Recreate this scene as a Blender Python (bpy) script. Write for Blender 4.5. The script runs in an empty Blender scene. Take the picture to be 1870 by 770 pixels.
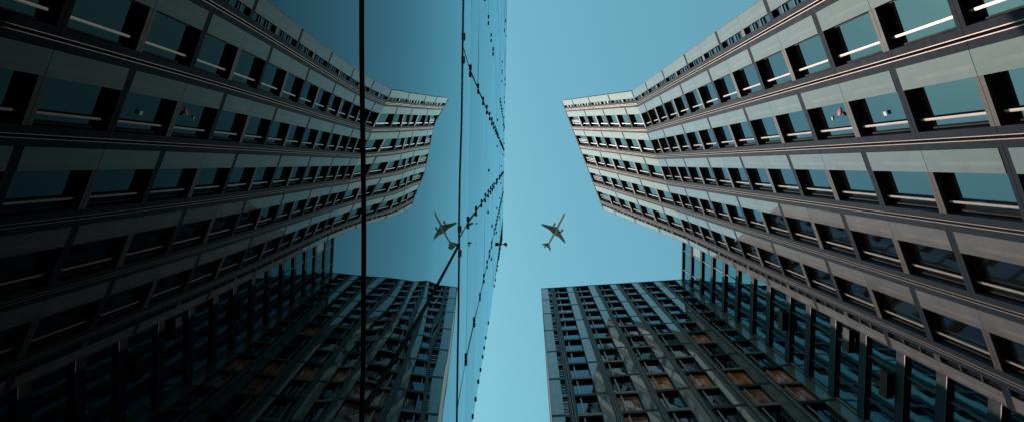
import bpy, bmesh, math, random
from mathutils import Vector, Matrix, noise
random.seed(7)
sc = bpy.context.scene
col = sc.collection
R = math.radians

# ------------------------------------------------------------------ camera frame
FPX, CX, CY = 1200.0, 935.0, 385.0
zen = Vector((970 - CX, 299 - CY, FPX)).normalized()
ydn = Vector((0, 1, 0)); ydn = (ydn - zen * ydn.dot(zen)).normalized()
xrt = ydn.cross(zen)
EYE = Vector((0, 0, 1.6))

def ray(px, py):
    c = Vector((px - CX, py - CY, FPX)).normalized()
    return Vector((xrt.dot(c), ydn.dot(c), zen.dot(c)))

def topix(p):
    q = Vector(p) - EYE
    c = xrt * q.x + ydn * q.y + zen * q.z
    if c.z <= 0: return (-9999, -9999)
    return (CX + c.x / c.z * FPX, CY + c.y / c.z * FPX)

cam = bpy.data.cameras.new('camera'); camo = bpy.data.objects.new('camera', cam); col.objects.link(camo)
r_ = Vector((xrt.x, ydn.x, zen.x)); d_ = Vector((xrt.y, ydn.y, zen.y)); f_ = Vector((xrt.z, ydn.z, zen.z))
m4 = Matrix(((r_.x, -d_.x, -f_.x, EYE.x), (r_.y, -d_.y, -f_.y, EYE.y), (r_.z, -d_.z, -f_.z, EYE.z), (0, 0, 0, 1)))
camo.matrix_world = m4
cam.sensor_width = 36.0; cam.lens = FPX / 1870 * 36.0
cam.clip_start = 0.02; cam.clip_end = 20000
sc.camera = camo

# ------------------------------------------------------------------ materials
def newmat(name):
    m = bpy.data.materials.new(name); m.use_nodes = True
    return m, m.node_tree.nodes, m.node_tree.links, m.node_tree.nodes['Principled BSDF']

def metal(name, c, rough=.4, met=.3, var=.12, scale=3.0, spec=.5):
    m, N, L, b = newmat(name); b.inputs['Specular IOR Level'].default_value = spec
    tc = N.new('ShaderNodeTexCoord'); nz = N.new('ShaderNodeTexNoise'); nz.inputs['Scale'].default_value = scale
    nz.inputs['Detail'].default_value = 5
    L.new(tc.outputs['Object'], nz.inputs['Vector'])
    rp = N.new('ShaderNodeValToRGB')
    lo = [x * (1 - var) for x in c]; hi = [x * (1 + var) for x in c]
    rp.color_ramp.elements[0].position = .3; rp.color_ramp.elements[1].position = .7
    rp.color_ramp.elements[0].color = (*lo, 1); rp.color_ramp.elements[1].color = (*hi, 1)
    L.new(nz.outputs['Fac'], rp.inputs['Fac']); L.new(rp.outputs['Color'], b.inputs['Base Color'])
    mr = N.new('ShaderNodeMapRange'); mr.inputs['To Min'].default_value = rough * .8; mr.inputs['To Max'].default_value = rough * 1.2
    L.new(nz.outputs['Fac'], mr.inputs['Value']); L.new(mr.outputs['Result'], b.inputs['Roughness'])
    b.inputs['Metallic'].default_value = met
    return m

SLATE = metal('slate_blue_aluminium', (.013, .020, .034), .6, 0, spec=.06)
REVEAL = metal('dark_brown_reveal', (.024, .014, .010), .6, 0, .4, 5, .12)
JOINT = metal('black_gap', (.006, .006, .007), .9, 0, spec=.05)
COPPER = metal('rosy_anodised_aluminium', (.34, .24, .22), .4, .2, .06)
MAUVE = metal('brown_anodised_band', (.070, .052, .050), .5, .1, spec=.2, var= .08)
RAIL = metal('pale_rosy_rail', (.44, .315, .285), .35, .2, .05)
DARKMET = metal('black_fitting', (.012, .013, .016), .4, .4)
GREYMET = metal('grey_transom', (.34, .35, .37), .45, .2)
STEEL = metal('aircraft_grey', (.70, .68, .74), .45, .1, .2, .12)
STEEL2 = metal('aircraft_dark_grey', (.26, .25, .27), .5, .1, .2, .12)
ROOF = metal('roof_felt', (.08, .08, .085), .9, 0)

def glassmat(name, ior, base, bump=0.0, bscale=1.2, tint=(1, 1, 1), rough=0.0, emit=None):
    """opaque dark-room glazing: mirror-like coat by angle over a dark room"""
    m, N, L, b = newmat(name)
    N.remove(b)
    out = N['Material Output']
    fr = N.new('ShaderNodeFresnel'); fr.inputs['IOR'].default_value = ior
    gl = N.new('ShaderNodeBsdfGlossy'); gl.inputs['Roughness'].default_value = rough
    gl.inputs['Color'].default_value = (*tint, 1)
    df = N.new('ShaderNodeBsdfDiffuse'); df.inputs['Color'].default_value = (*base, 1)
    body = df
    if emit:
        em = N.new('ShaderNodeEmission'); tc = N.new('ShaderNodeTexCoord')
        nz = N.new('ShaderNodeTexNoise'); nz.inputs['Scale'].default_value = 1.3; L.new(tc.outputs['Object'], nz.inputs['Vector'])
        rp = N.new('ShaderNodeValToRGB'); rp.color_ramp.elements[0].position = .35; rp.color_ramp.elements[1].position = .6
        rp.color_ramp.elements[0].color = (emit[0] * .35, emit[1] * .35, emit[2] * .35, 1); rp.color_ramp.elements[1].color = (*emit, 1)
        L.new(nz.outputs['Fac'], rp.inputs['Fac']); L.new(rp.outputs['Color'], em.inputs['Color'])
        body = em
    mx = N.new('ShaderNodeMixShader')
    L.new(fr.outputs['Fac'], mx.inputs['Fac']); L.new(body.outputs[0], mx.inputs[1]); L.new(gl.outputs[0], mx.inputs[2])
    L.new(mx.outputs[0], out.inputs['Surface'])
    if bump:
        tc = N.new('ShaderNodeTexCoord'); nz = N.new('ShaderNodeTexNoise'); nz.inputs['Scale'].default_value = bscale
        nz.inputs['Detail'].default_value = 1.0; nz.inputs['Roughness'].default_value = .3
        L.new(tc.outputs['Object'], nz.inputs['Vector'])
        bp = N.new('ShaderNodeBump'); bp.inputs['Distance'].default_value = bump; bp.inputs['Strength'].default_value = 1
        L.new(nz.outputs['Fac'], bp.inputs['Height'])
        L.new(bp.outputs['Normal'], gl.inputs['Normal']); L.new(bp.outputs['Normal'], fr.inputs['Normal'])
    return m

WIN = glassmat('window_glass', 2.12, (.009, .007, .007), .005, .7, (.60, .81, 1))
WIN_BROWN_REFL = glassmat('window_glass_brown_reflection', 2.1, (.01, .01, .01), .004, .9, (.7, .9, 1), 0, (.036, .022, .015))  # weak brown glow painted into the pane in place of brown reflections
WIN_LIT = glassmat('window_glass_lit_room', 2.0, (.01, .01, .01), .004, .9, (.9, .97, 1), 0, (.055, .027, .010))
LINKGLASS = glassmat('curtain_wall_glass', 2.5, (.002, .008, .014), .0015, .8, (.38, .85, 1.0))
MIRROR = glassmat('facade_mirror_glass', 1.46, (.001, .0012, .0015), 0, 1, (.66, .93, 1))

def panelmat():
    m, N, L, b = newmat('frosted_spandrel_glass')
    geo = N.new('ShaderNodeNewGeometry'); nz = N.new('ShaderNodeTexNoise'); nz.inputs['Scale'].default_value = .9
    nz.inputs['Detail'].default_value = 6; nz.inputs['Roughness'].default_value = .62
    L.new(geo.outputs['Position'], nz.inputs['Vector'])
    rp = N.new('ShaderNodeValToRGB'); rp.color_ramp.elements[0].position = .3; rp.color_ramp.elements[1].position = .72
    rp.color_ramp.elements[0].color = (.112, .088, .092, 1); rp.color_ramp.elements[1].color = (.172, .136, .139, 1)
    L.new(nz.outputs['Fac'], rp.inputs['Fac'])
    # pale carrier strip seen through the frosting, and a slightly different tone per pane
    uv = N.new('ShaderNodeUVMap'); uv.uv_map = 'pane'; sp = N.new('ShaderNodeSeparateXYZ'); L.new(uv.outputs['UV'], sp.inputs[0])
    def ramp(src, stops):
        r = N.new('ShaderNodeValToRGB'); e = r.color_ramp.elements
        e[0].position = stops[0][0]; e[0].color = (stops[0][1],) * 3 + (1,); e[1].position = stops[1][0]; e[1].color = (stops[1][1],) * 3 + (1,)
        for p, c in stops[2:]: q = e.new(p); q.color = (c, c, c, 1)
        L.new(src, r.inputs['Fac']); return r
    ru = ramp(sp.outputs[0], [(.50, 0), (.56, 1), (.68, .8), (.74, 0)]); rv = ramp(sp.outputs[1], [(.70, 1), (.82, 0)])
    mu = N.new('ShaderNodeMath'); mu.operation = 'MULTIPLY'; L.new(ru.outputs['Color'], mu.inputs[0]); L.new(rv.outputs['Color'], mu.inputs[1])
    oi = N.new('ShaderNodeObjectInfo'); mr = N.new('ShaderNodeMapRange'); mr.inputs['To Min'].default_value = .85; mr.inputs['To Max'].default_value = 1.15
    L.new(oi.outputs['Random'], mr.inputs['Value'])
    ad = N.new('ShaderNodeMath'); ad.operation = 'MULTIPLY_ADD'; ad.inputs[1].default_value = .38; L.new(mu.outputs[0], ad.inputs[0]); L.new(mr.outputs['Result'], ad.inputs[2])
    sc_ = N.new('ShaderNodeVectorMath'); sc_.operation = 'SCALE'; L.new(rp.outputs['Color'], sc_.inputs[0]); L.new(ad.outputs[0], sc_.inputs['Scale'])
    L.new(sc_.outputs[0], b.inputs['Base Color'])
    b.inputs['Roughness'].default_value = .55; b.inputs['Specular IOR Level'].default_value = .15
    b.inputs['Coat Weight'].default_value = 1; b.inputs['Coat Roughness'].default_value = .02; b.inputs['Coat IOR'].default_value = 1.6
    return m
PANEL = panelmat()

# ------------------------------------------------------------------ helpers
class MB:
    def __init__(s): s.v = []; s.f = []; s.smooth = False
    def hexa(s, p):               # 8 points: (a0b0c0, a1b0c0, a1b1c0, a0b1c0) then same at c1
        i = len(s.v); s.v += [tuple(q) for q in p]
        for q in ((0, 3, 2, 1), (4, 5, 6, 7), (0, 1, 5, 4), (1, 2, 6, 5), (2, 3, 7, 6), (3, 0, 4, 7)):
            s.f.append(tuple(i + k for k in q))
    def box(s, a0, a1, b0, b1, c0, c1, F=None):
        pts = [(a0, b0, c0), (a1, b0, c0), (a1, b1, c0), (a0, b1, c0), (a0, b0, c1), (a1, b0, c1), (a1, b1, c1), (a0, b1, c1)]
        s.hexa([F(*q) if F else q for q in pts])
    def quad(s, pts):
        i = len(s.v); s.v += [tuple(q) for q in pts]; s.f.append((i + 3, i + 2, i + 1, i))
    def uv(s, o):
        me = o.data; l = me.uv_layers.new(name='pane')
        for q in me.loops:
            k = q.vertex_index % 8; l.data[q.index].uv = (1.0 if k in (1, 2, 5, 6) else 0.0, 1.0 if k in (2, 3, 6, 7) else 0.0)
        return o
    def build(s, name, mat, parent=None, smooth=False, origin=None, recalc=True):
        me = bpy.data.meshes.new(name)
        o3 = Vector(origin) if origin is not None else Vector((0, 0, 0))
        me.from_pydata([tuple(Vector(q) - o3) for q in s.v], [], s.f)
        if recalc:
            bm = bmesh.new(); bm.from_mesh(me); bmesh.ops.recalc_face_normals(bm, faces=bm.faces); bm.to_mesh(me); bm.free()
        me.materials.append(mat)
        if smooth: me.polygons.foreach_set('use_smooth', [True] * len(me.polygons))
        o = bpy.data.objects.new(name, me); col.objects.link(o); o.location = o3
        if parent:
            o.parent = parent
            pw = parent.get('_w')
            o.location = o3 - Vector(pw if pw else (0, 0, 0))
            o['_w'] = tuple(o3)
        else:
            o['_w'] = tuple(o3)
        return o

def tag(o, label=None, cat=None, group=None, kind=None):
    if label: o['label'] = label
    if cat: o['category'] = cat
    if group: o['group'] = group
    if kind: o['kind'] = kind
    return o

def empty(name, loc, label, cat):
    o = bpy.data.objects.new(name, None); col.objects.link(o); o.location = loc; o['_w'] = tuple(loc)
    return tag(o, label, cat)

def inframe(p):
    x, y = topix(p); return -60 < x < 1930 and -60 < y < 830

# ------------------------------------------------------------------ office facade module
class Facade:
    """vertical office facade: s runs along the wall, h is the height above the eye, d the depth into the wall"""
    def __init__(s, root, e, n, dist, pitch, lines, bands, hbot, htop, kink=None, lean=None, outs=(-1.28, 1.1), lit=None, special=False, slate=None, sill=None, rec=.27, fw=.29):
        s.fw = fw
        s.slate = slate or SLATE; s.sillm = sill or MAUVE; s.rec = rec
        s.root = root; s.e = Vector((e[0], e[1], 0)); s.n = Vector((n[0], n[1], 0)); s.dist = dist
        s.kink = kink; s.lean = lean; s.bands = bands; s.hbot = hbot; s.htop = htop; s.lines = lines; s.outs = outs
        s.lit = lit; s.special = special
        s.win = []; s.pan = []
    def F(s, a, h, d):
        p = s.n * (s.dist + d) + s.e * a + Vector((0, 0, h)) + EYE
        if s.kink is not None and h > s.kink: p = p + s.lean * (h - s.kink)
        return p
    def build(s):
        root = s.root; F = s.F
        frame = MB(); reveal = MB(); gaps = MB()
        bands = s.bands; L = s.lines; nb = len(bands)
        hs = [s.hbot] + bands + [s.htop]
        hb = .18
        # vertical flat frames each side of every line and the dark slot between the fins
        breaks = [s.hbot] + ([s.kink] if s.kink else []) + [s.htop]
        for li, a in enumerate(L):
            w0 = w1 = s.fw
            for i in range(len(hs) - 1):
                g = .008
                lo, hi = hs[i] + g, hs[i + 1] - g
                for (x0, x1) in ((a - w0, a - .075), (a + .075, a + w1)):
                    frame.box(x0, x1, lo, hi, 0, .16, F)
            for q0, q1 in zip(breaks[:-1], breaks[1:]):
                gaps.box(a - s.fw + .01, a + s.fw - .01, q0, q1, .17, .5, F)
            for sgn in (-1, 1):
                fin = MB()
                for q0, q1 in zip(breaks[:-1], breaks[1:]):
                    c = a + sgn * .057
                    fin.box(c - .012, c + .012, q0, q1, -.022, .17, F)
                fin.build('mullion_fin', COPPER, root)
        # bays
        for bi in range(-1, len(L)):
            half = bi == -1 or bi == len(L) - 1
            if not half:
                a0, a1 = L[bi], L[bi + 1]; W = a1 - a0
                ps0, ps1 = a0 + s.fw, a0 + s.fw + .27 * W          # spandrel panel strip
                ws0, ws1 = ps1, a1 - s.fw                          # window strip
                rail = a0 + .765 * W
            elif bi == -1:
                if s.outs[0] is None: continue
                a1 = L[0]; a0 = a1 + s.outs[0]
                ps0, ps1 = a0, a1 - .29 - .32 * (a1 - a0 - .29); ws0, ws1 = ps1, a1 - s.fw; rail = None
            else:
                if s.outs[1] is None: continue
                a0 = L[-1]; a1 = a0 + s.outs[1]
                ws0 = a0 + s.fw; ws1 = ws0 + .32 * (a1 - a0 - .29); ps0, ps1 = ws1, a1; rail = None
            reveal_back = .03
            for i in range(len(hs) - 1):
                # opening between hs[i] and hs[i+1]; band above it is hs[i+1]
                par = lambda j: (j + bi) % 2 == 0
                dark_lo, dark_hi = par(i), par(i + 1)
                lo = hs[i] + (hb if i > 0 else .3); hi = hs[i + 1] - (hb if i + 1 < len(hs) - 1 else .25)
                plo = hs[i] + (hb if (dark_lo and i > 0) else .007); phi = hs[i + 1] - (hb if (dark_hi and i + 1 < len(hs) - 1) else .007)
                if i == 0: plo = lo
                if i + 1 == len(hs) - 1: phi = hi
                # spandrel panel
                p = MB(); p.box(ps0 + .006, ps1 - .004, plo + .004, phi - .004, -.015, .02, F)
                s.pan.append((p, F((ps0 + ps1) / 2, (plo + phi) / 2, 0)))
                # dark box behind the panel
                reveal.box(ps0 + .01, ps1 - .02, plo, phi, reveal_back, .45, F)
                # window
                parts = []
                pf = MB()
                d0, d1 = (.12, .16) if half else (s.rec, s.rec + .04); fw = .02 if half else .05
                pf.box(ws0, ws0 + fw, lo, hi, d0, d1 + .02, F); pf.box(ws1 - fw, ws1, lo, hi, d0, d1 + .02, F)
                pf.box(ws0 + fw, ws1 - fw, lo, lo + fw, d0, d1 + .02, F); pf.box(ws0 + fw, ws1 - fw, hi - fw, hi, d0, d1 + .02, F)
                glass = MB(); t = [random.uniform(-.004, .004) for _ in range(4)]
                glass.quad([F(ws0 + fw, lo + fw, d1 - .01 + t[0]), F(ws1 - fw, lo + fw, d1 - .01 + t[1]), F(ws1 - fw, hi - fw, d1 - .01 + t[2]), F(ws0 + fw, hi - fw, d1 - .01 + t[3])])
                rl = None
                if rail is not None:
                    rl = MB()
                    if s.special and i == len(hs) - 2:
                        for q in (.60, .68):
                            c = a0 + q * (a1 - a0); rl.box(c - .02, c + .02, lo, hi, .18, .22, F)
                        c = rail; rl.box(c - .02, c + .02, lo, hi, .18, .22, F)
                    else:
                        rl.box(rail - .028, rail + .028, lo, hi, s.rec - .1, s.rec - .06, F)
                        rl.box(rail + .036, rail + .048, lo, hi, s.rec - .095, s.rec - .065, F)
                else:
                    rl = MB(); n_ = 3
                    for k in range(1, n_):
                        hc = lo + (hi - lo) * (k + random.uniform(-.1, .1)) / n_
                        rl.box(ws0, ws1, hc - .04, hc + .04, .03, .1, F)
                sill = None
                if not dark_lo and i > 0:
                    sill = MB(); hc = hs[i]
                    sill.box(ws0 + .002, ws1 if half else ws1 + .0, hc - hb, hc - .008, -.002, .12, F)
                    sill.box(ws0 + .002, ws1, hc + .008, hc + hb, -.002, .12, F)
                s.win.append((pf, glass, rl, [('sill', sill, s.sillm)] if sill else [], F((ws0 + ws1) / 2, (lo + hi) / 2, .4), bi, i))
                # band above this opening
                hc = hs[i + 1]
                if i + 1 < len(hs) - 1:
                    reveal.box(ws0 + .001, ws1 - .001, hc - hb - .0, hc + hb, .13, .5, F)
                    tm = MB(); tm.box(ws0 + .01, ws1 - .01, hc - hb - .014, hc - hb, .06, .072, F); s.win[-1][3].append(('soffit_trim', tm, MAUVE))
                    if dark_hi:
                        x0 = min(ps0, ws0); x1 = max(ps1, ws1)
                        frame.box(x0, x1, hc - hb, hc - .008, 0, .12, F); frame.box(x0, x1, hc + .008, hc + hb, 0, .12, F)
                        gaps.box(x0, x1, hc - .02, hc + .02, .12, .13, F)
            # curb at foot and head
            x0 = min(ps0, ws0); x1 = max(ps1, ws1)
            frame.box(x0, x1, s.hbot, s.hbot + .3, 0, .12, F); frame.box(x0, x1, s.htop - .25, s.htop, 0, .12, F)
        frame.build('facade_frame', s.slate, root)
        reveal.build('window_reveal', REVEAL, root)
        gaps.build('shadow_gap', JOINT, root)
        # panels / windows: the hundred largest in view are parts of their own, the rest is one part
        def order(p):
            return (0 if inframe(p) else 1, (Vector(p) - EYE).length)
        s.pan.sort(key=lambda q: order(q[1]))
        rest = MB()
        for k, (p, c) in enumerate(s.pan):
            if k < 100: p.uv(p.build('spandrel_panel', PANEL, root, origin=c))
            else: merge(rest, p)
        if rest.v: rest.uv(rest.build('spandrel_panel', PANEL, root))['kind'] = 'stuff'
        s.win.sort(key=lambda q: order(q[4]))
        rnd = random.Random(5)
        rf, rg, rr, rs = MB(), MB(), MB(), MB()
        for k, (pf, g, rl, sl, c, bi, i) in enumerate(s.win):
            lit = s.lit and (bi, i) in s.lit
            if k < 100 or lit:
                w = pf.build('window', REVEAL, root, origin=c)
                brown_refl = s.lit and i < 13 and rnd.random() < .33  # random lower block panes get the painted brown reflection
                g.build('pane', WIN_LIT if lit else WIN_BROWN_REFL if brown_refl else WIN, w, origin=c, recalc=False)
                hb_ = bi in (-1, len(s.lines) - 1)
                step = 8 if hb_ or len(rl.v) > 16 else 16
                for q in range(0, len(rl.v), step):
                    one = MB(); one.v = rl.v[q:q + step]; one.f = [tuple(x - q for x in f) for f in rl.f if q <= f[0] < q + step]
                    one.build('transom' if hb_ else 'guard_rail', MAUVE if hb_ else RAIL, w, origin=c)
                for nm, mb_, mt in sl: mb_.build(nm, mt, w, origin=c)
            else:
                merge(rf, pf); merge(rg, g); [merge(rs, q[1]) for q in sl]
                if rl: merge(rr, rl)
        if rf.v:
            w = rf.build('window', REVEAL, root); w['kind'] = 'stuff'
            for mb, nm, mt, rc in ((rg, 'pane', WIN, False), (rr, 'guard_rail', RAIL, True), (rs, 'sill', MAUVE, True)):
                if mb.v: mb.build(nm, mt, w, recalc=rc)['kind'] = 'stuff'

def merge(a, b):
    i = len(a.v); a.v += b.v; a.f += [tuple(i + k for k in f) for f in b.f]

# ------------------------------------------------------------------ the leaning office tower (right)
FL = 3.53; KZ = 63.1; TOPH = 26.2
n = (.93149, -.36377); e = (.36377, .93149)
tower = empty('office_tower', (15, 0, 0), 'tall office tower on the right that kinks and leans over the lane, rosy fins', 'building')
bands = [KZ + FL * k for k in range(-18, 7)]
leanv = (Vector((n[0], n[1], 0)) * -4.47 + Vector((e[0], e[1], 0)) * -3.47) / TOPH
lines = [-1.575 + 2.655 * k for k in range(6)]
# parity: the band at the kink (index 18+1) is dark in bay 0
T = Facade(tower, e, n, 11.36, FL, lines, bands, -1.6, KZ + TOPH, KZ, leanv, (-1.27, 1.05), special=True)
T.build()
body = MB()
for q0, q1 in ((-1.6, KZ), (KZ, KZ + TOPH)):
    a0_, a1_ = lines[0] - 1.25, lines[-1] + 1.03
    body.hexa([T.F(*q) for q in ((a0_ + .2, q0, .47), (a1_, q0, .47), (a1_, q1, .47), (a0_ + .2, q1, .47), (a0_ + 6.7, q0, 15), (a1_, q0, 15), (a1_, q1, 15), (a0_ + 6.7, q1, 15))])
body.build('wall', REVEAL, tower)
edge = MB()
for q0, q1 in ((-1.6, KZ), (KZ, KZ + TOPH)):
    edge.box(lines[0] - 1.30, lines[0] - 1.272, q0, q1, -.02, .08, T.F)
    edge.box(lines[-1] + 1.052, lines[-1] + 1.08, q0, q1, -.02, .47, T.F)
edge.build('corner_trim', MAUVE, tower)
rf = MB(); z0_, z1_ = KZ + TOPH, KZ + TOPH + .12; a0_, a1_ = lines[0] - 1.30, lines[-1] + 1.08
rf.hexa([T.F(*q) for q in ((a0_, z0_, -.03), (a1_, z0_, -.03), (a1_, z1_, -.03), (a0_, z1_, -.03), (a0_ + 6.9, z0_, 15), (a1_, z0_, 15), (a1_, z1_, 15), (a0_ + 6.9, z1_, 15))])
rf.build('roof', SLATE, tower)

# ------------------------------------------------------------------ the block ahead (bottom right)
block = empty('office_block', (9, 16, 0), 'straight dark office block at the lower right with a level roofline against the sky', 'building')
bn = Vector((.0686, 1, 0)).normalized(); be = Vector((-1, .0686, 0)).normalized()
bdist = (13.95 + .0686 * 2.4) / math.hypot(1, .0686)
bx = [2.40 + 2.428 * k for k in range(7)]
blines = sorted([-(x * math.hypot(1, .0686)) - .0 for x in bx])
def s_of(x):
    y = (13.95 + .0686 * 2.4) - .0686 * x
    return Vector((x, y, 0)).dot(be)
blines = sorted(s_of(x) for x in bx)
BT = 73.45; BP = 3.14
bbands = [BT - 3.1 - BP * k for k in range(22, -1, -1)]
LIT = set()
def litat(px, py):
    r = ray(px, py); t = (bdist + .4) / r.dot(bn); p = r * t; sv = p.dot(be)
    bi = sum(1 for a in blines if a < sv) - 1
    hs = [-1.6] + bbands + [BT]
    i = sum(1 for h in hs if h < p.z) - 1
    LIT.add((bi, i))
for q in ((1287, 697), (1350, 692), (1425, 687), (1280, 619), (1225, 702)): litat(*q)
Bk = Facade(block, (be.x, be.y), (bn.x, bn.y), bdist, BP, blines, bbands, -1.6, BT, None, None, (None, s_of(1.17) - blines[-1]), lit=LIT, slate=metal('block_slate_aluminium', (.020, .028, .038), .5, 0, spec=.15),
            sill=metal('block_taupe_sill', (.17, .14, .135), .5, 0, .08, spec=.3), rec=.20, fw=.22)
Bk.build()
body = MB(); body.box(blines[0] - 6, s_of(1.19), -1.6, BT, .47, 16, Bk.F); body.build('wall', REVEAL, block)
edge = MB(); edge.box(s_of(1.17), s_of(1.17) + .03, -1.6, BT, -.02, .47, Bk.F); edge.build('corner_trim', SLATE, block)
rf = MB(); rf.box(blines[0] - 6, s_of(1.17) + .05, BT, BT + .12, -.03, 16, Bk.F); rf.build('roof', SLATE, block)

# ------------------------------------------------------------------ glazed link between them
link = empty('glazed_link', (19, 10, 0), 'narrow teal glass curtain wall between the leaning tower and the dark office block', 'building')
LX = 16.93
lh = [73.45, 69.4, 65.2, 61.3, 57.5, 53.8, 50.1, 46.6, 43.0, 39.9, 36.6, 33.3, 29.9, 26.9, 23.8, 20.8, 17.8, 14.8, 11.8, 8.8, 5.8, 2.8, -.2]
y0, y1 = 3.0, 12.93
bd = MB()
for h in lh:
    bd.box(LX - .10, LX + .2, y0, y1, h - .36 + EYE.z, h + .36 + EYE.z if h < 73 else h + EYE.z)
bd.build('floor_band', SLATE, link)
bd = MB()
for h in lh: bd.box(LX - .115, LX - .10, y0, y1, h - .375 + EYE.z, h - .33 + EYE.z)
bd.build('band_edge', DARKMET, link)
mull = [5.2, 7.4, 9.6, 11.75]
for y in mull:
    mm = MB(); mm.box(LX - .02, LX + .08, y - .03, y + .03, 0, lh[0] + EYE.z - .3); mm.build('mullion', DARKMET, link)
ys = [y0] + mull + [y1]
k = 0
for h0, h1 in zip(lh[1:], lh[:-1]):
    for ya, yb in zip(ys[1:-1], ys[2:]):
        g = MB(); t = [random.uniform(-.004, .004) for _ in range(4)]
        pts = [(LX + .05 + t[0], ya + .03, h0 + .36), (LX + .05 + t[1], yb - .03, h0 + .36), (LX + .05 + t[2], yb - .03, h1 - .36), (LX + .05 + t[3], ya + .03, h1 - .36)]
        c = Vector((LX, (ya + yb) / 2, (h0 + h1) / 2)) + EYE
        g.quad([Vector(p) + EYE * 1 for p in pts]); g.build('window_pane', LINKGLASS, link, origin=c, recalc=False); k += 1
for (px, py, hl) in ((1437, 584, 1.5), (1630, 700, 1.3), (1560, 620, 1.3)):
    r = ray(px, py); p = r * (LX / r.x) + EYE
    vent = MB(); vent.box(LX - .42, LX - .12, p.y - .6, p.y + .6, p.z - hl * .25, p.z + hl * .25)
    vent.box(LX - .44, LX - .421, p.y - .62, p.y + .62, p.z - hl * .26, p.z + hl * .26)
    vent.build('vent_box', REVEAL, link)
bd = MB(); bd.box(LX + .2, LX + 6, 3, 16, 0, 73.2 + EYE.z); bd.build('wall', REVEAL, link)
# bright room blind in the top of the link
r = ray(1276, 466); p = r * (LX / r.x) + EYE
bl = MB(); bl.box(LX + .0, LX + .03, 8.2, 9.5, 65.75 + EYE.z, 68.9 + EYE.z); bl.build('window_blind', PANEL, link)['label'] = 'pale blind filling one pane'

# ------------------------------------------------------------------ mirror glass wall (left)
m = Vector((-.9992157, -.02238678, -.03266208)); hd = Vector((-.02239873, .99974912, 0)); v = m.cross(hd)
if v.z < 0: v = -v
D = .25
def W(s_, t_, off=0.0): return EYE + m * (D + off) + hd * s_ + v * t_
mw = empty('mirror_glass_building', (-3, 0, 0), 'glass walled building on the left, sheer mirror panes with black clamps reflecting the towers', 'building')

def s_end(t_): return 2.2 + max(0, t_ - 5.5) * .055
TT = 31.4
rows = [-1.6, 1.10, 3.45]
tt = 4.38
while tt < TT - .6: rows.append(tt); tt += 1.05
rows.append(TT)
cols = [-16 + 1.0 * k for k in range(16)]      # -16 .. -1
colx = [-15.6 + k for k in range(16)] + [.4, 1.33]   # -15.6 ... -.6, .4, 1.33

def sm(a, b, x):
    x = min(1, max(0, (x - a) / (b - a))); return x * x * (3 - 2 * x)

UP = .021      # the storeys above the transom sit this much deeper

def slopefield(s_, t_, row):
    """outward warp of the pane as a slope (toughened glass is never quite flat)"""
    g = lambda a, b, ra, rb: math.exp(-((s_ - a) / ra) ** 2 - ((t_ - b) / rb) ** 2)
    al = 0
    if row == 0:
        al = .012 * g(-.1, .45, 2.5, .32) + .0015
    elif row == 1:
        al = .0022 + .0045 * g(0, 1.37, 3, .17) - .0032 * sm(1.5, 1.7, t_) - (.0050 + .0078 * sm(-.25, .15, s_) * (1 - .4 * sm(.33, .43, s_))) * sm(1.85, 2.2, t_)
        if s_ > .43: al = .0022 + .002 * g(1., 1.37, 3, .2) - .0032 * sm(1.5, 1.7, t_) - .0082 * sm(1.85, 2.2, t_)
        al += .0035 * noise.noise(Vector((s_ * 2.2, t_ * 2.6, 3))) * (1.0 if s_ > .43 else .16)
    elif row == 2: al = -(UP - w_at(s_, 3.44)) / .93
    return al

def pane(s0, s1, t0, t1, row, n1, n2, name='glass_pane'):
    mb = MB(); gs, gt = n1, n2
    grid = []
    tilt = random.uniform(-.0025, .0025) if row > 2 else 0; tilt2 = random.uniform(-.002, .002) if row > 2 else 0
    if row == 3: tilt += .001
    for i in range(gs + 1):
        a = i / gs; w = 0; colw = []
        for j in range(gt + 1):
            b = j / gt; t_ = t0 + (t1 - t0) * b
            e1 = min(s1, s_end(t_)) if s1 > 2 else s1
            s_ = s0 + (e1 - s0) * a
            if j: w -= slopefield(s_, t_, row) * (t1 - t0) / gt
            colw.append([s_, t_, w])
        mean = min(colw, key=lambda q: abs(q[1] - 2.7))[2] if row == 1 else colw[gt][2] - w_low(s_) if row == 0 else colw[0][2] - w_at(s_, 3.44) if row == 2 else colw[gt // 2][2]
        if row > 2: mean = colw[gt // 2][2] - UP
        grid.append([W(q[0], q[1], q[2] - mean - tilt * (q[1] - (t0 + t1) / 2) - tilt2 * (q[0] - (s0 + s1) / 2)) for q in colw])
    for i in range(gs + 1):
        for j in range(gt + 1): mb.v.append(tuple(grid[i][j]))
    for i in range(gs):
        for j in range(gt):
            a = i * (gt + 1) + j; mb.f.append((a, a + gt + 1, a + gt + 2, a + 1))
    return mb
restp = MB(); near = []
from functools import lru_cache
@lru_cache(maxsize=None)
def w_at(s_, t_):                                # how far the big second-row pane bows at (s, t)
    n_ = max(1, int(abs(2.7 - t_) / .02)); dt = (2.7 - t_) / n_
    return sum(slopefield(s_, t_ + (k + .5) * dt, 1) for k in range(n_)) * dt
def w_low(s_): return w_at(s_, 1.10)
gk = MB(); a0_ = -16.5
while a0_ < 2.2:
    st = .04 if a0_ > -3 else .5; a1_ = min(2.2, a0_ + st); w0_, w1_ = w_low(a0_), w_low(a1_)
    gk.hexa([W(a0_, 1.0965, w0_ - .0035), W(a1_, 1.0965, w1_ - .0035), W(a1_, 1.1035, w1_ - .0035), W(a0_, 1.1035, w0_ - .0035), W(a0_, 1.0965, .04), W(a1_, 1.0965, .04), W(a1_, 1.1035, .04), W(a0_, 1.1035, .04)])
    a0_ = a1_
gk.build('gasket', JOINT, mw)
G = .004
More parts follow.
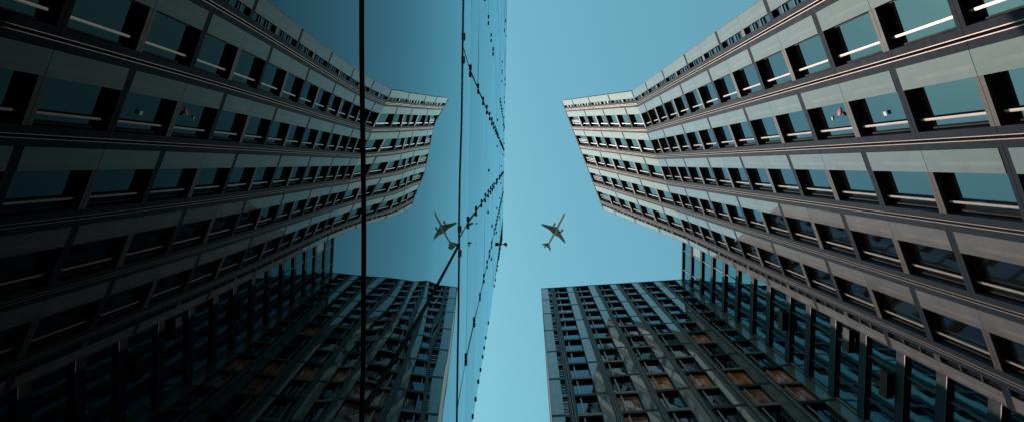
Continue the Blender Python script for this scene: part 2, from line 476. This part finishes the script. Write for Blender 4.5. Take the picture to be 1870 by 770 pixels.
for ri in range(len(rows) - 1):
    t0, t1 = rows[ri] + G, rows[ri + 1] - G
    if ri == 0: cs = [-4.0, -2.3, .4, 2.3] if False else [-16, -12, -8, -4, 3]
    elif ri == 1: cs = [-16, -12, -8, -3.6, .43, 2.3]
    else: cs = [-16.5] + colx + [2.5]
    for c0, c1 in zip(cs[:-1], cs[1:]):
        gg = G if ri < 2 else .0025
        big = ri < 2 and c1 > -3.6
        res = (int((c1 - c0) / .03), int((t1 - t0) / .02)) if big else ((2, 2) if ri > 2 else (8, 8))
        q = pane(c0 + gg, c1 - (gg if c1 < 2 else 0), t0, t1, ri, *res)
        cc = W((c0 + c1) / 2, (t0 + t1) / 2)
        near.append((q, cc))
near.sort(key=lambda q: (0 if inframe(q[1]) or q[1].z < 5 else 1, (q[1] - EYE).length))
for k, (q, c) in enumerate(near):
    if k < 100: q.build('glass_pane', MIRROR, mw, smooth=True, origin=c, recalc=False)
    else: merge(restp, q)
restp.build('glass_pane', MIRROR, mw, smooth=True, recalc=False)['kind'] = 'stuff'
# core behind the panes (also shows black in the joints)
core = MB()
def core_pt(a, t_, o): return W(a, t_, .040 + o)
pts = [core_pt(-16.5, -1.75, 0), core_pt(2.2 - .01, -1.75, 0), core_pt(2.2 - .01, 5.5, 0), core_pt(s_end(TT) - .01, TT, 0), core_pt(-16.5, TT, 0)]
back = [Vector((-9, p.y, max(p.z, -.1) if k > 1 else -.1)) for k, p in enumerate(pts)]
core.v = [tuple(p) for p in pts + back]
core.f = [(0, 1, 2, 3, 4), (9, 8, 7, 6, 5)] + [(i, (i + 1) % 5, 5 + (i + 1) % 5, 5 + i) for i in range(5)]
core.build('wall', JOINT, mw)
# metal transom at the first floor line and a rubber gasket lower down
def follow(name, mat, t0, t1, pr, deep):
    mb = MB(); a0 = -16.5
    while a0 < 2.2:
        a1 = min(2.2, a0 + (.05 if a0 > -3 else .5)); u0, u1 = w_at(a0, 3.43), w_at(a1, 3.43)
        mb.hexa([W(a0, t0, u0 - pr), W(a1, t0, u1 - pr), W(a1, t1, u1 - pr), W(a0, t1, u0 - pr), W(a0, t0, deep), W(a1, t0, deep), W(a1, t1, deep), W(a0, t1, deep)])
        a0 = a1
    mb.build(name, mat, mw)
follow('transom', GREYMET, 3.431, 3.450, .004, .039)
follow('gasket', JOINT, 3.424, 3.431, .0035, .039)
follow('gasket', JOINT, 3.450, 3.456, .0048, .039)
vg = MB(); t_ = 1.12
while t_ < 3.42:
    t2 = min(3.42, t_ + .04)
    f0 = min(w_at(.42, t_), w_at(.44, t_)) - .002; f1 = min(w_at(.42, t2), w_at(.44, t2)) - .002
    vg.hexa([W(.422, t_, f0), W(.438, t_, f0), W(.438, t2, f1), W(.422, t2, f1), W(.422, t_, .03), W(.438, t_, .03), W(.438, t2, .03), W(.422, t2, .03)])
    t_ = t2
vg.build('gasket', JOINT, mw)
vj = MB()
for c in (-.6, .4, 1.33):
    vj.box(c - .006, c + .006, 4.38, TT, UP - .003, UP + .015, lambda a, b, q: W(a, b, q))
    u_ = w_at(c, 3.44)
    vj.hexa([W(c - .005, 3.457, u_ - .001), W(c + .005, 3.457, u_ - .001), W(c + .005, 4.38, UP - .001), W(c - .005, 4.38, UP - .001), W(c - .005, 3.457, UP + .015), W(c + .005, 3.457, UP + .015), W(c + .005, 4.38, UP + .015), W(c - .005, 4.38, UP + .015)])
vj.build('gasket', JOINT, mw)
cap = MB()
for k in range(40):
    a0 = -16.5 + (s_end(TT) + 16.5) * k / 40; a1 = -16.5 + (s_end(TT) + 16.5) * (k + 1) / 40 - .01
    cap.box(a0, a1, TT, TT + .03, UP - .001, .2, lambda a, b, q: W(a, b, q))
cap.build('coping', GREYMET, mw)
# clamps
def clampmb(s_, t_, ls=.055, lt=.035, pr=.018):
    c = MB(); o = UP if t_ > 4 else w_at(s_, 3.44)
    c.box(s_ - ls / 2, s_ + ls / 2, t_ - lt / 2, t_ + lt / 2, -pr, .01, lambda a, b, q: W(a, b, q + o))
    c.box(s_ - ls * .62, s_ + ls * .62, t_ - lt * .3, t_ + lt * .3, -pr * .7, .009, lambda a, b, q: W(a, b, q + o))
    return c
cl = []
for s_ in (-.655, -.535): cl.append((s_, 3.50))
for s_ in (.355, .485): cl.append((s_, 3.50))
for ci, c in enumerate(colx + [2.2]):
    for ri in range(3, len(rows) - 1):
        if ci < 14 and random.random() < .72: continue
        if ri > 8 and random.random() < .35: continue
        t_ = rows[ri]
        off = .022 if ri < 6 else .035
        if ci == len(colx):
            cl.append((s_end(t_) - .06, t_))
            if ri < 7: cl.append((s_end(t_ + .5) - .05, t_ + .5))
        else:
            cl.append((c - off, t_)); cl.append((c + off, t_))
            if ri > 6 and random.random() < .15: cl.append((c + .25, t_ + .1)); cl.append((c - .3, t_ + .1))
cm = [(clampmb(a, b, .032 if b < 9 else .045, .018 + .002 * b, .008 + .0003 * b), W(a, b)) for a, b in cl]
cm.sort(key=lambda q: (0 if inframe(q[1]) else 1, (q[1] - EYE).length))
rc = MB()
for k, (q, c) in enumerate(cm):
    if k < 100: q.build('clamp', DARKMET, mw, origin=c)
    else: merge(rc, q)
rc.build('clamp', DARKMET, mw)['kind'] = 'stuff'

# lamp at the wall's top corner
r = ray(916.5, 443); tpos = W(s_end(TT) - .02, 27.5)
base = W(s_end(27) - .05, 27.0)
lamp = empty('security_camera', tuple(base), 'tiny reddish-brown camera sticking out of the far upper corner of the mirror wall', 'security camera')
def lf(a, b, q): return base + hd * a + v * b + m * q
a = MB(); a.box(-.02, .02, -.02, .02, -.12, .02, lf); a.build('bracket', JOINT, lamp)
a = MB(); a.hexa([lf(-.09, -.06, -.2), lf(.07, -.05, -.22), lf(.09, .06, -.16), lf(-.07, .07, -.16), lf(-.07, -.05, -.10), lf(.05, -.04, -.12), lf(.07, .05, -.1), lf(-.05, .05, -.08)])
a.build('housing', JOINT, lamp)

# ------------------------------------------------------------------ airliner
H = 1100.0
rr = ray(1031.7, 388.8); nose = rr * (H / rr.z); rt = ray(997.5, 449.2); tail = rt * (H / rt.z)
L = (tail - nose).length; u = L / 68.0
ax = (tail - nose).normalized(); lat = ax.cross(Vector((0, 0, 1)))   # in image: one side
th = R(23); 
plane = empty('airliner', tuple(nose + EYE), 'grey twin-engined jet airliner crossing the open sky, seen from below', 'airplane')
plane['_w'] = (0, 0, 0)
SU = u / math.cos(th)
def tube(stations, seg=20, squash=1.0):
    mb = MB()
    for (x, y, z, r) in stations:
        for k in range(seg):
            t = 2 * math.pi * k / seg; mb.v.append((x, y + r * math.cos(t), z + r * math.sin(t) * squash))
    for i in range(len(stations) - 1):
        for k in range(seg):
            a = i * seg + k; b = i * seg + (k + 1) % seg; mb.f.append((a, b, b + seg, a + seg))
    mb.f.append(tuple(range(seg))[::-1]); mb.f.append(tuple(range((len(stations) - 1) * seg, len(stations) * seg)))
    return mb
S = u
fus = tube([(0, 0, -.3, .15), (.8, 0, -.2, .8), (2.2, 0, 0, 1.35), (4.5, 0, 0, 1.75), (8, 0, 0, 1.9), (25, 0, 0, 1.95), (34, 0, -.1, 2.1), (44, 0, 0, 1.95), (54, 0, .25, 1.65), (61, 0, .6, 1.1), (66, 0, .9, .55), (68, 0, 1, .2)], 24)
def wing(sg, pts, z0, dih, th_):
    mb = MB(); N = len(pts)
    for (x, y, tk) in pts: mb.v.append((x, sg * y, z0 + dih * y + tk))
    for (x, y, tk) in pts: mb.v.append((x, sg * y, z0 + dih * y - tk))
    mb.f.append(tuple(range(N))); mb.f.append(tuple(range(2 * N - 1, N - 1, -1)))
    for k in range(N): mb.f.append((k, (k + 1) % N, N + (k + 1) % N, N + k))
    return mb
def place(mb, name, mat, par=plane, smooth=False):
    mb.v = [tuple(Vector(q) * S) for q in mb.v]
    o = mb.build(name, mat, None, smooth=smooth); del o['_w']; o.parent = par; return o
place(fus, 'fuselage', STEEL, smooth=True)
for sg in (1, -1):
    w = place(wing(sg, [(28.5, 1.2, .55), (32.0, 9, .35), (39.0, 28, .1), (40.2, 29, .06), (42.0, 29, .06), (40.6, 11, .3), (42.3, 1.2, .5)], -.9, .09, 0), 'wing', STEEL2)
    place(wing(sg, [(59, .6, .2), (66.2, 9.6, .07), (68.6, 10.0, .06), (65.4, .5, .2)], .8, .09, 0), 'tailplane', STEEL2)
    en = place(tube([(25.8, sg * 9.3, -2.1, 1.25), (26.5, sg * 9.3, -2.1, 1.55), (29, sg * 9.3, -2.1, 1.6), (32.2, sg * 9.3, -1.9, 1.1), (33.6, sg * 9.3, -1.8, .5)], 18), 'engine', STEEL2, smooth=True)
    py = MB(); py.box(29, 34, sg * 9.3 - .15, sg * 9.3 + .15, -1.6, -.2); place(py, 'pylon', STEEL2)
fin = MB(); fin.hexa([(58, -.2, 1.0), (66, -.2, 1.0), (66, .2, 1.0), (58, .2, 1.0), (66, -.08, 9), (70, -.08, 9), (70, .08, 9), (66, .08, 9)])
place(fin, 'tail_fin', STEEL2)
# basis: local x nose->tail, local z up (away from the camera), local y to the side; climb and bank
Z = Vector((0, 0, 1)); Xl = ax.copy(); Xl = (Xl - Z * Xl.dot(Z)).normalized(); Yl = Z.cross(Xl)
B = Matrix((Xl, Yl, Z)).transposed()
pitch = Matrix.Rotation(R(21), 3, 'Y'); roll = Matrix.Rotation(R(-27), 3, 'X')
M3 = B @ pitch @ roll
plane.matrix_world = Matrix.Translation(nose + EYE) @ M3.to_4x4() @ Matrix.Scale(1 / math.cos(R(19)), 4)

# ------------------------------------------------------------------ little things in the tower windows
def on_tower(px, py, dep):
    r = ray(px, py); t = (11.36 + dep) / r.dot(T.n); return r * t + EYE
PINK = metal('pink_paper', (.85, .16, .16), .6, 0, .25, 12); WHITE = metal('white_enamel', (.7, .72, .74), .4, 0, .05)
def blob(name, mat, c, r, seed, sq=(1, 1, 1), parent=None):
    bm = bmesh.new(); bmesh.ops.create_icosphere(bm, subdivisions=3, radius=r)
    for q in bm.verts:
        k = 1 + .35 * noise.noise(q.co * (3 / r) * .4 + Vector((seed, 0, 0))); q.co = Vector((q.co.x * sq[0], q.co.y * sq[1], q.co.z * sq[2])) * k
    me = bpy.data.meshes.new(name); bm.to_mesh(me); bm.free(); me.materials.append(mat)
    me.polygons.foreach_set('use_smooth', [True] * len(me.polygons))
    o = bpy.data.objects.new(name, me); col.objects.link(o); o.location = c
    return o
o = blob('paper_flower', PINK, on_tower(1534, 204, .06), .16, 1, (.4, 1, 1.1)); tag(o, 'small pink paper flower hanging in a window halfway along the leaning tower', 'decoration')
o = blob('ceiling_lamp', WHITE, on_tower(1521, 216, .06), .09, 5, (.5, 1.2, .8)); tag(o, 'small round white lamp beside the pink flower in the tower window', 'lamp')
c = on_tower(1616, 208, .22); b = MB(); b.box(-.07, .07, -.06, .06, 0, .02, lambda x, y, z: c + T.e * x + Vector((0, 0, y * 1.6)) + T.n * z)
o = b.build('wall_sensor', WHITE, None); tag(o, 'small square white sensor behind glass, one window up from the pink flower', 'sensor')

# ------------------------------------------------------------------ ground
PAVE, N, Lk, bs = newmat('stone_paving')
tc = N.new('ShaderNodeTexCoord'); br = N.new('ShaderNodeTexBrick'); br.inputs['Scale'].default_value = 1.6
br.inputs['Color1'].default_value = (.2, .19, .18, 1); br.inputs['Color2'].default_value = (.25, .24, .22, 1); br.inputs['Mortar'].default_value = (.08, .08, .08, 1)
br.inputs['Mortar Size'].default_value = .01
Lk.new(tc.outputs['Object'], br.inputs['Vector']); Lk.new(br.outputs['Color'], bs.inputs['Base Color']); bs.inputs['Roughness'].default_value = .8
ASPH = metal('asphalt', (.05, .05, .052), .9, 0, .15, 2)
g = MB(); g.quad([(-4000, 4000, -.12), (4000, 4000, -.12), (4000, -4000, -.12), (-4000, -4000, -.12)])
tag(g.build('ground', ASPH, None, recalc=False), kind='structure')
g = MB(); g.box(-.5, 40, -30, 40, -.11, 0); tag(g.build('pavement', PAVE, None), kind='structure')

for o in bpy.data.objects:
    if '_w' in o.keys(): del o['_w']

# ------------------------------------------------------------------ light
AZ = math.atan2(.30, -.95); EL = R(51)
sd = Vector((math.cos(AZ) * math.cos(EL), math.sin(AZ) * math.cos(EL), math.sin(EL)))
sun = bpy.data.lights.new('sun', 'SUN'); sun.energy = 2.0; sun.angle = R(.5); sun.color = (1, .84, .76)
so = bpy.data.objects.new('sun', sun); col.objects.link(so); so.rotation_euler = (-sd).to_track_quat('-Z', 'Y').to_euler()
w = bpy.data.worlds.new('World'); sc.world = w; w.use_nodes = True
N = w.node_tree.nodes; Lk = w.node_tree.links; bg = N['Background']
sky = N.new('ShaderNodeTexSky'); sky.sky_type = 'NISHITA'; sky.sun_disc = False
sky.sun_elevation = EL; sky.sun_rotation = math.atan2(sd.x, sd.y)
sky.air_density = 1.8; sky.dust_density = .9; sky.ozone_density = 1.0
mx = N.new('ShaderNodeMix'); mx.data_type = 'RGBA'; mx.blend_type = 'MULTIPLY'; mx.inputs[0].default_value = 1
mx.inputs[7].default_value = (1, 1, 1, 1)
Lk.new(sky.outputs[0], mx.inputs[6]); Lk.new(mx.outputs[2], bg.inputs['Color'])
TINT = (.50, .89, .74)
mx.inputs[7].default_value = (*TINT, 1)
bg.inputs['Strength'].default_value = .15
vs = sc.view_settings; vs.view_transform = 'Standard'; vs.look = 'None'; vs.gamma = 1; vs.use_curve_mapping = False; vs.exposure = .36
sc.cycles.max_bounces = 8; sc.cycles.glossy_bounces = 7; sc.cycles.diffuse_bounces = 2
sc.cycles.caustics_reflective = False
